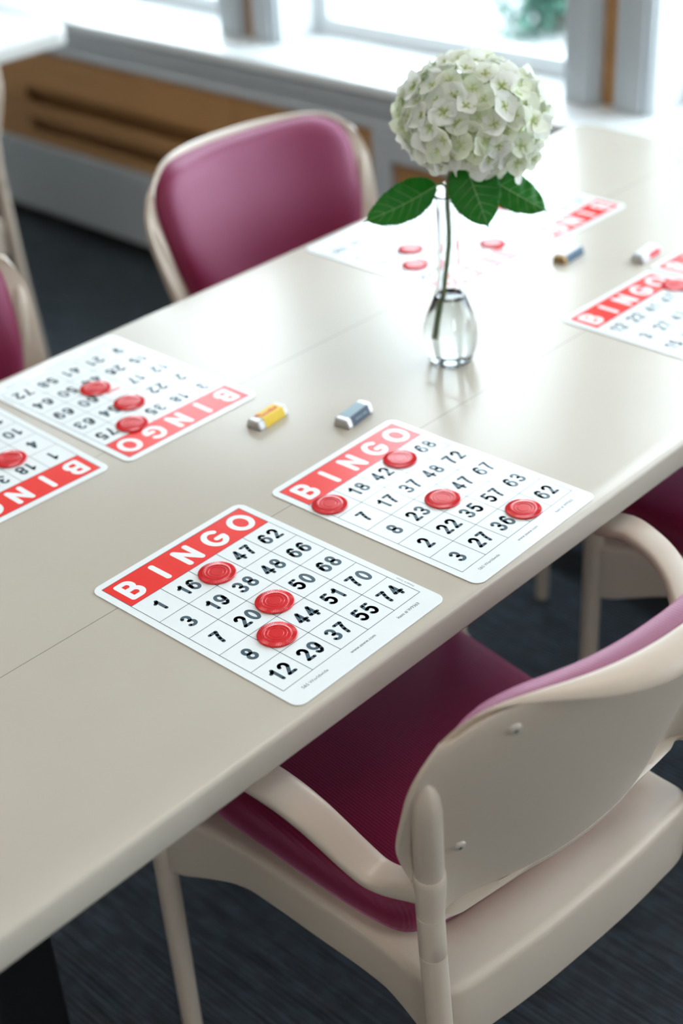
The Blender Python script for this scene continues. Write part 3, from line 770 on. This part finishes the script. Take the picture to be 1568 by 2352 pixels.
# ------------------------------------------------------------------ wrapped candies
def candy(x, y, deg, body_m, band_m, top_m, label, texts, band=(.20, .88), side_m=None):
    root = empty('wrapped_candy', (x, y, ZT), math.radians(deg)); tag(root, label, 'candy', 'wrapped candies on the table')
    Lc, Wc, Hc = .052, .023, .0115
    def sect(xx, k=1.0, lift=0.0, o=0.0):
        w0, w1, h = Wc / 2 * k + o, Wc / 2 * .66 * k + o, Hc * k + o
        return [(xx, -w0, lift * .3 + (0.0003 if o == 0 else .0002)), (xx, -w0, .0022), (xx, -w1 - .0009, h - .0012), (xx, -w1 + .0006, h), (xx, w1 - .0006, h), (xx, w1 + .0009, h - .0012), (xx, w0, .0022), (xx, w0, lift * .3 + (0.0003 if o == 0 else .0002))]
    b = MB().loft([sect(-Lc / 2, .93), sect(-Lc / 2 + .0018, 1), sect(-Lc / 4), sect(0), sect(Lc / 4), sect(Lc / 2 - .0018, 1), sect(Lc / 2, .93)]).build('foil_wrap', body_m, root, smooth=False); bevel(b, .0008, 2)
    xa, xb = -Lc / 2 + Lc * band[0], -Lc / 2 + Lc * band[1]
    MB().loft([sect(xa, 1, 0, .00025), sect(xb, 1, 0, .00025)], False, False).build('paper_band', band_m, root, smooth=False)
    if top_m:
        w1 = Wc / 2 * .66; mb = MB(); rect(mb, xa, xb, -w1 + .0005, w1, Hc + .00035); mb.build('top_label', top_m, root, smooth=False)
    if side_m:
        for sg in (-1, 1):
            w0, w1 = Wc / 2, Wc / 2 * .66 + .0009
            q = [(xs, sg * (w0 + .0005), .0024) for xs in (xa + .012, xb - .004)] + [(xs, sg * (w1 + .0005), Hc - .0014) for xs in (xb - .004, xa + .012)]
            obj('side_label', q, [(0, 1, 2, 3)], side_m, root, False)
    for (s, size, px_, py_, m, where) in texts:
        v, f = text_mesh(s, size, 0, 0, 0, 0, .00015)
        if where == 'top': v = [Vector((q.x + px_, q.y + py_, Hc + .0006)) for q in v]
        else:   # on the sloping front side
            dy = (Wc / 2 - Wc / 2 * .66 - .0009); dz = Hc - .0034; ln = math.hypot(dy, dz)
            v = [Vector((q.x + px_, -Wc / 2 - .0006 + (q.y + .0046 + py_) / ln * dy, .0022 + (q.y + .0046 + py_) / ln * dz)) for q in v]
        mb = MB(); mb.add(v, f); mb.build('lettering', m, root, smooth=False)
    return root
candy(0.995, 1.118, 6, M['foil'], M['yellow'], None, 'small yellow wrapped candy with red lettering and silver ends', [('Mr.', .006, -.012, .0035, M['red'], 'top'), ('Goodbar', .0085, .002, -.001, M['red'], 'top')])
candy(1.061, 1.040, 9, M['foil'], M['navy'], M['silver_blue'], 'dark blue and silver wrapped candy above the four-chip card', [('SPECIAL DARK', .0034, .001, .0, M['silver_blue'], 'side')], (.16, .86))
candy(1.602, 1.1215, 4, M['foil_brown'], M['blue_wrap'], M['white_wrap'], 'silver and brown foil candy on the table right of the vase', [], (.14, .97))
candy(1.668, 1.034, 4, M['foil'], M['white_wrap'], None, 'white and red wrapped candy near the right photo edge', [], (.12, .97), M['red_wrap'])

# ------------------------------------------------------------------ vase, water, hydrangea
VX, VY = 1.250, 1.048
vase = tag(empty('bud_vase', (VX, VY, ZT)), 'slim clear glass bud vase half filled with water', 'vase')
outer = [(.0001, 0), (.020, 0), (.0255, .0006), (.0272, .003), (.0302, .012), (.0330, .022), (.0345, .035), (.0335, .048), (.0313, .056), (.0290, .0635), (.0262, .071), (.0235, .078), (.0210, .085), (.0190, .091), (.0168, .102), (.0156, .113), (.0151, .135), (.0148, .165), (.0149, .195), (.0158, .208), (.0176, .2145), (.0182, .2165), (.0178, .2180)]
inner = [(.0001, .0035), (.0200, .0037), (.0248, .0056)] + [(r - .0021, z) for r, z in outer[4:20]] + [(.0160, .2155), (.0168, .2178)]
MB().lathe(outer + inner[::-1], seg=64, cap0=True, cap1=True).build('vase_glass', M['glass'], vase)
wz = .0895
wprof = [(r + .0003, z - .0002) for r, z in inner if z < wz] + [(.0178, wz), (.0166, wz - .0010), (.0001, wz - .0012)]
MB().lathe(wprof, seg=64).build('water', M['water'], vase)

fl = tag(empty('hydrangea', (VX, VY, ZT)), 'white hydrangea bloom with three green leaves standing in the glass vase', 'flower')
O = Vector((VX, VY, ZT))
RRV = Vector((0.710, -0.704, 0)); TC = Vector((-0.704, -0.710, 0))          # across the view / towards the viewer
stp = catmull([Vector(p) - O for p in ((1.2395, 1.0585, .7725), (1.2415, 1.0560, .800), (1.2461, 1.0519, .8497), (1.2500, 1.0482, .900), (1.2490, 1.0489, .9544), (1.2525, 1.0455, .985), (1.2620, 1.0350, 1.020))], 5)
st = MB().tube(stp, [.0030] * len(stp), 12)
for zz in (6, 12): st.tube([stp[zz] + Vector((-.0006, 0, -.002)), stp[zz], stp[zz] + Vector((0, 0, .002))], [.0031, .0040, .0031], 12)
st.build('stem', M['stem'], fl)
HC = Vector((1.2685, 1.0295, 1.0455)) - O
core = MB(); nn_ = 20
loops = []
for j in range(1, 12):
    th_ = PI * j / 12
    loops.append([HC + RRV * (.062 * math.sin(th_) * math.cos(2 * PI * k / nn_)) + TC * (.060 * math.sin(th_) * math.sin(2 * PI * k / nn_)) + Vector((0, 0, -.046 * math.cos(th_) + .004)) for k in range(nn_)])
head = core.loft(loops).build('flower_head', M['heart'], fl)
# one floret: four cupped petals and a small eye; local z outward
def floret_mesh(seed, sc=1.0):
    rnd = random.Random(seed); v, f, hv = [], [], []
    for q in range(4):
        a0 = q * PI / 2 + rnd.uniform(-.12, .12); L = .0158 * sc * rnd.uniform(.88, 1.12); Wd = .0104 * sc * rnd.uniform(.92, 1.12); cup = rnd.uniform(.0, .85); tw = rnd.uniform(-.7, .7)
        n0 = len(v); NX, NY = 6, 4
        for i in range(NX + 1):
            t = i / NX; wd = Wd * (math.sin(PI * min(1, .10 + .76 * t)) ** .75)
            for j in range(-NY // 2, NY // 2 + 1):
                s = j / (NY / 2)
                tip = 1 - .18 * s * s
                x = L * t * tip; y = wd * s; z = .0012 + cup * L * t * t * .55 + .0016 * s * s * (1 - t) + tw * .004 * s * t + .0009 * math.sin(7 * t + 3 * s + seed)
                v.append((x * math.cos(a0) - y * math.sin(a0), x * math.sin(a0) + y * math.cos(a0), z)); hv.append(max(0, 1 - t * 3.4))
        for i in range(NX):
            for j in range(NY):
                a = n0 + i * (NY + 1) + j; f.append((a, a + 1, a + NY + 2, a + NY + 1))
    n0 = len(v)
    for j in range(4):
        for k in range(8):
            r = .0010 * math.sin(PI * (j + .3) / 3.6); v.append((r * math.cos(k * PI / 4), r * math.sin(k * PI / 4), .0014 + .0006 * j)); hv.append(.9)
    for j in range(3):
        for k in range(8): f.append((n0 + j * 8 + k, n0 + j * 8 + (k + 1) % 8, n0 + j * 8 + 8 + (k + 1) % 8, n0 + j * 8 + 8 + k))
    f.append([n0 + 24 + k for k in range(8)])
    return v, f, hv
fm = []
for sd in range(7):
    v, f, hv = floret_mesh(sd, random.uniform(.92, 1.12))
    me = bpy.data.meshes.new('floret'); me.from_pydata(v, [], f); me.update(); shade(me)
    at = me.attributes.new('heart', 'FLOAT', 'POINT')
    for i, h in enumerate(hv): at.data[i].value = h
    me.materials.append(M['petal']); fm.append(me)
cand = []
NF = 165
for i in range(NF):
    zc = 1 - 2 * (i + .5) / NF; ph = i * 2.399963
    if zc < -0.80: continue
    rr_ = math.sqrt(1 - zc * zc); d = RRV * (rr_ * math.cos(ph)) + TC * (rr_ * math.sin(ph)) + Vector((0, 0, zc))
    lump = 1 + .13 * noise.noise(d * 2.3 + Vector((3.1, 0, 5))) + random.uniform(-.09, .06)
    p = HC + (RRV * (d.dot(RRV) * .0790) + TC * (d.dot(TC) * .075) + Vector((0, 0, d.z * (.0650 if d.z > 0 else .0545)))) * lump
    if d.dot(RRV) > .35 and d.z < -.1: p += Vector((0, 0, -.010))
    cand.append((d.dot(TC) + .25 * d.z, p, (d + Vector((random.uniform(-.55, .55), random.uniform(-.55, .55), random.uniform(-.30, .50)))).normalized()))
cand.sort(key=lambda q: -q[0])
rest_v, rest_f, rest_h = [], [], []
for i, (key, p, d) in enumerate(cand):
    q = d.to_track_quat('Z', 'Y').to_matrix().to_4x4() @ Matrix.Rotation(random.random() * 6.28, 4, 'Z'); q.translation = p
    if i < 100:
        o = link(bpy.data.objects.new('floret', fm[i % 7]), head); o.matrix_local = q
    else:
        v, f, hv = floret_mesh(i, 1.0); n0 = len(rest_v); rest_v += [q @ Vector(x) for x in v]; rest_f += [[k + n0 for k in x] for x in f]; rest_h += hv
ro = obj('florets', rest_v, rest_f, M['petal'], head); ro['kind'] = 'stuff'
at = ro.data.attributes.new('heart', 'FLOAT', 'POINT')
for i, h in enumerate(rest_h): at.data[i].value = h
# little green stalks under the head
sk = MB()
for k in range(9):
    a = k * .698; e = HC + RRV * (.045 * math.cos(a)) + TC * (.045 * math.sin(a)) + Vector((0, 0, -.022))
    b = stp[-3]; sk.tube([b, (b + e) / 2 + Vector((0, 0, -.005)), e], [.0022, .0018, .0014], 8)
sk.build('flower_stalks', M['stem'], fl)

def leaf(base, tip, side, width, bend, fold, petiole_from, seed):
    """toothed leaf from base to tip; side = widthwise direction"""
    base, tip = Vector(base) - O, Vector(tip) - O; ax = tip - base; L = ax.length; ax.normalize()
    sd = Vector(side); sd = (sd - ax * sd.dot(ax)).normalized(); nn = ax.cross(sd).normalized()
    if nn.dot(TC) < 0: nn = -nn
    NX, NY = 60, 14; v, f = [], []
    def P(t, s, lift=0):
        prof = 0
        if 0 < t < .94: prof = math.sin(PI * (t / .94) ** 0.84) ** 0.62
        if t > .5: prof = max(prof, .075 * (1 - t) / .10 if t > .90 else .075)
        wd = width * prof
        tooth = 1 + (0.075 * ((t * 22) % 1.0 - .5) if abs(s) > .99 and t > .06 else 0)
        q = base + ax * (L * t) + sd * (wd * s * tooth)
        q += nn * (bend * math.sin(PI * t) * L - fold * abs(s) * wd + lift + .0014 * math.sin(t * 30 + abs(s) * 3) * abs(s) * (1 if prof else 0))
        return q
    for i in range(NX + 1):
        for j in range(NY + 1): v.append(P(i / NX, -1 + 2 * j / NY))
    for i in range(NX):
        for j in range(NY):
            a = i * (NY + 1) + j; f.append((a, a + 1, a + NY + 2, a + NY + 1))
    lo = obj('leaf', v, f, M['leaf'], fl)
    sm = lo.modifiers.new('thick', 'SOLIDIFY'); sm.thickness = .0005; sm.offset = 0
    vb = MB()
    tl = [i / 20 * .93 for i in range(21)]
    vb.tube([P(t, 0, .0004) for t in tl], [.0011 * (1 - .75 * t) for t in tl], 7)
    for k in range(1, 6):
        t0 = .10 + .125 * k
        for s in (-1, 1):
            vb.tube([P(min(t0 + .16 * q / 5, .97), s * (q / 5) * .86, .0003) for q in range(6)], [.00055 * (1 - .13 * q) for q in range(6)], 5)
    vb.build('vein', M['vein'], lo)
    pb_ = Vector(petiole_from) - O
    MB().tube([pb_, (pb_ + base) / 2 + Vector((0, 0, .003)), base, base + ax * .006], [.0017, .0015, .0014, .0010], 8).build('petiole', M['vein'], lo)
    return lo
leaf((1.2400, 1.0575, .9685), (1.1560, 1.1000, .9395), (0.15, 0.15, 1.0), .0235, .10, .30, (1.2492, 1.0487, .9640), 1)
leaf((1.2440, 1.0190, 1.0030), (1.2443, .9833, .9300), RRV, .0300, .06, .16, (1.2500, 1.0470, .9700), 2)
leaf((1.2720, 1.0130, .9800), (1.3345, .9640, .9265), (0.10, 0.05, 1.0), .0215, .10, .35, (1.2500, 1.0475, .9700), 3)

# ------------------------------------------------------------------ planting outside
shrub(6.6, 4.75, 0.05, .62, .75, 2600, 'dense green shrub outside the middle window, above the hydrangea at right', 'shrub')
shrub(7.4, 5.75, 0.00, .50, .60, 1300, 'loose pale shrub outside the middle window, behind the top of the hydrangea', 'shrub')
shrub(7.3, 7.05, -0.02, .55, .62, 1500, 'small shrub outside near the left side of the middle window', 'shrub')
